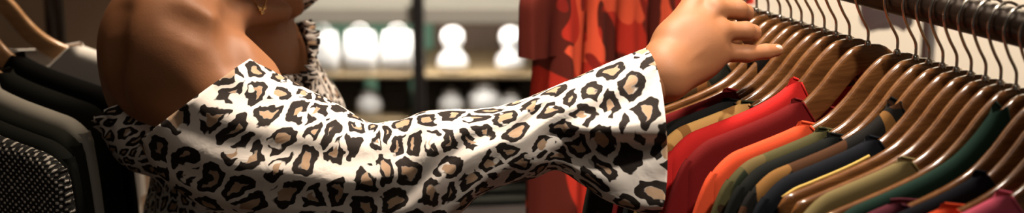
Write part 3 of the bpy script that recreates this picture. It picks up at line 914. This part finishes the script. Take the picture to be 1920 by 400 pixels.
# lower shelf: jars and boxes
jar = None
for px, lab, s in ((618, 'small white jar under the first carrier bag', .8), (698, 'white jar below the middle carrier bag', 1.0), (848, 'white jar beneath the bust by the dark post', 1.0), (910, 'tallest white jar between the two busts', 1.35), (958, 'white jar beneath the bust by the red shirt', .9)):
    x, y = at_shelf(px, -.11)
    if jar is None:
        jar = thing('storage_jar', lab, 'jar', (x, y, zs0), 0, 'white jars on the lower shelf')
        bm = bmesh.new(); lathe(bm, [(.026, 0), (.036, .004), (.040, .03), (.037, .055), (.026, .066), (.024, .07)], 28); obj('body', bm, M['white'], jar)
        bm = bmesh.new(); lathe(bm, [(.027, .0702), (.028, .078), (.012, .083), (.008, .092), (.003, .094)], 24); obj('lid', bm, M['white'], jar)
        jar.scale = (s, s, s)
    else:
        j = dup(jar, (x, y, zs0), 0, lab); j.scale = (s, s, s)
bx = None
for px, lab in ((655, 'black box between two white jars under the carrier bags'), (740, 'black box beside the grey post'), (822, 'black box just past the dark post'), (880, 'black box between the first and tallest jars'), (1000, 'black box behind the red camouflage shirt edge')):
    x, y = at_shelf(px, -.02)
    if bx is None:
        bx = thing('storage_box', lab, 'box', (x, y, zs0), 0, 'black boxes on the lower shelf')
        bm = bmesh.new(); box(bm, (-.05, -.05, 0), (.05, .05, .085), .004); obj('body', bm, M['dark'], bx, False)
        bm = bmesh.new(); box(bm, (-.052, -.052, .0852), (.052, .052, .107), .004); obj('lid', bm, M['dark'], bx, False)
    else: dup(bx, (x, y, zs0), 0, lab)

# ---- low table with folded dark sweaters under the reaching arm
tp = P(900, 372, 2.45)
tb = thing('display_table', 'dark display table beyond her sleeve', 'table', (tp.x, tp.y + .2, 0))
th_ = tp.z - .03
bm = bmesh.new(); box(bm, (-.22, -.24, th_ - .04), (.20, .24, th_), .005); obj('table_top', bm, M['dark'], tb, False)
for sx in (-.19, .17):
    for s2 in (-.2, .2):
        bm = bmesh.new(); box(bm, (sx - .02, s2 - .02, 0), (sx + .02, s2 + .02, th_ - .04), .003); obj('leg', bm, M['dark'], tb, False)
fs = None
for i, lab in enumerate(('folded dark olive sweater lying on the table top', 'folded dark olive sweater on top of another')):
    loc = (tp.x - .01, tp.y + .16, th_ + .001 + i * .042)
    if fs is None:
        fs = thing('folded_sweater', lab, 'sweater', loc, .12, 'folded sweaters on the dark table')
        for q in range(2):
            bm = bmesh.new(); box(bm, (-.15, -.12, q * .0205), (.15, .12, q * .0205 + .019), .0088, 4)
            obj('fold_layer', bm, M['greyb'], fs)
    else: dup(fs, loc, .05, lab)

# ---- grey stand with a white tote behind the rail
sp_ = P(1742, 60, 2.35)
st = thing('bag_stand', 'grey metal post stand behind the pipe rail', 'stand', (sp_.x, sp_.y, 0))
bm = bmesh.new(); tube(bm, [(0, 0, .02), (0, 0, .8), (0, 0, 1.62)], .012, 20, 4); obj('post', bm, M['greym'], st)
bm = bmesh.new(); lathe(bm, [(.13, 0), (.14, .006), (.12, .02), (.016, .028)], 32); obj('base_plate', bm, M['greym'], st)
bm = bmesh.new(); tube(bm, [(0, 0, 1.55), (-.04, 0, 1.555), (-.09, 0, 1.55), (-.10, 0, 1.57)], .006, 12, 4); obj('peg', bm, M['greym'], st)
bg = thing('tote_bag', 'bluish white bag hanging on the grey stand', 'bag', (sp_.x - .072, sp_.y - .0, 1.20), .1)
bm = bmesh.new(); rings = []
for wv, dv, z in ((.030, .010, 0), (.044, .018, .01), (.047, .020, .08), (.040, .014, .17), (.036, .008, .20)):
    rings.append([bm.verts.new((math.copysign(abs(math.cos(a)) ** .6, math.cos(a)) * wv, math.copysign(abs(math.sin(a)) ** .6, math.sin(a)) * dv, z + .006 * math.sin(3 * a))) for a in [2 * PI * (k + .5) / 28 for k in range(28)]])
for a, b in zip(rings, rings[1:]):
    for k in range(28): bm.faces.new((a[k], a[(k + 1) % 28], b[(k + 1) % 28], b[k]))
bm.faces.new(rings[0])
M['bluewhite'] = m_plain('bluish_white_canvas', (.70, .74, .86), .6, 0, .06)
obj('body', bm, M['bluewhite'], bg)
bm = bmesh.new(); tube(bm, [(0, -.007, .190), (0, -.012, .30), (0, -.0135, .345), (0, -.0098, .363), (0, 0, .3715), (0, .0098, .363), (0, .0135, .345), (0, .012, .30), (0, .007, .190)], .003, 8, 5); obj('strap', bm, M['bluewhite'], bg)

# ================================================================== light
def area(name, loc, to, power, size, col):
    l = bpy.data.lights.new(name, 'AREA'); l.energy = power; l.size = size; l.color = col
    o = bpy.data.objects.new(name, l); C.objects.link(o); o.location = loc
    o.rotation_euler = (Vector(to) - Vector(loc)).to_track_quat('-Z', 'Y').to_euler(); return o
def spot(name, loc, to, power, ang, col, rad=.06, blend=.5):
    l = bpy.data.lights.new(name, 'SPOT'); l.energy = power; l.spot_size = math.radians(ang); l.color = col; l.shadow_soft_size = rad; l.spot_blend = blend
    o = bpy.data.objects.new(name, l); C.objects.link(o); o.location = loc
    o.rotation_euler = (Vector(to) - Vector(loc)).to_track_quat('-Z', 'Y').to_euler(); return o
warm = (1, .80, .60)
for lx_ in (-.42, -.12):  # added fill lights under the top board, to brighten the white stock
    l = bpy.data.lights.new('added_shelf_fill', 'AREA'); l.shape = 'RECTANGLE'; l.size = .30; l.size_y = .02; l.energy = 1.0; l.color = (1, .95, .88)
    o = bpy.data.objects.new('added_shelf_fill', l); C.objects.link(o); o.location = (lx_ + .0, sy - .18, zz(38) - .004); o.rotation_euler = (math.radians(28), 0, 0)
spot('ceiling_spot_key', (.15, 1.60, 2.9), (.08, 1.46, 1.3), 290, 35, (1, .86, .72), .10)
spot('added_fill_cuff', (.75, .55, 2.7), (.17, 1.43, 1.27), 135, 17, (1, .90, .78), .06, .8)  # added fill, no fixture: frontal light on cuff and hand
spot('ceiling_spot_chest', (.0, 1.75, 2.9), (-.25, 1.60, 1.3), 52, 40, warm, .08)
spot('ceiling_spot_shirt', (-.05, 1.0, 2.9), (.12, 1.90, 1.25), 215, 24, (1, .86, .74), .08)
spot('ceiling_spot_shelf', (0, 3.3, 2.9), (0, 4.5, .75), 240, 50, (1, .94, .86), .15)
spot('ceiling_spot_partition', (.95, 2.05, 2.9), (.85, 2.75, 1.1), 480, 70, (1, .88, .74), .1)
area('ceiling_panel', (.2, .3, 2.95), (.2, 1.2, 0), 6, 1.2, (1, .88, .75))
spot('added_accent_alcove', (-.9, 2.3, 2.9), (-.80, 2.35, 1.35), 210, 40, warm, .04)  # added accent lamp for hot highlights on the pale hangers and brighter taupe wall
spot('added_fill_green', (-.2, 5.0, 2.9), (-.5, 5.6, .8), 120, 70, (1, .95, .85), .1)  # extra unseen lamp, put in to lift the dark back wall
area('ceiling_panel_rear', (-.6, 2.6, 2.95), (-.6, 2.6, 0), 8, .8, warm)
w = bpy.data.worlds.new('world'); sc.world = w; w.use_nodes = True
w.node_tree.nodes['Background'].inputs[0].default_value = (1, .9, .8, 1); w.node_tree.nodes['Background'].inputs[1].default_value = .05
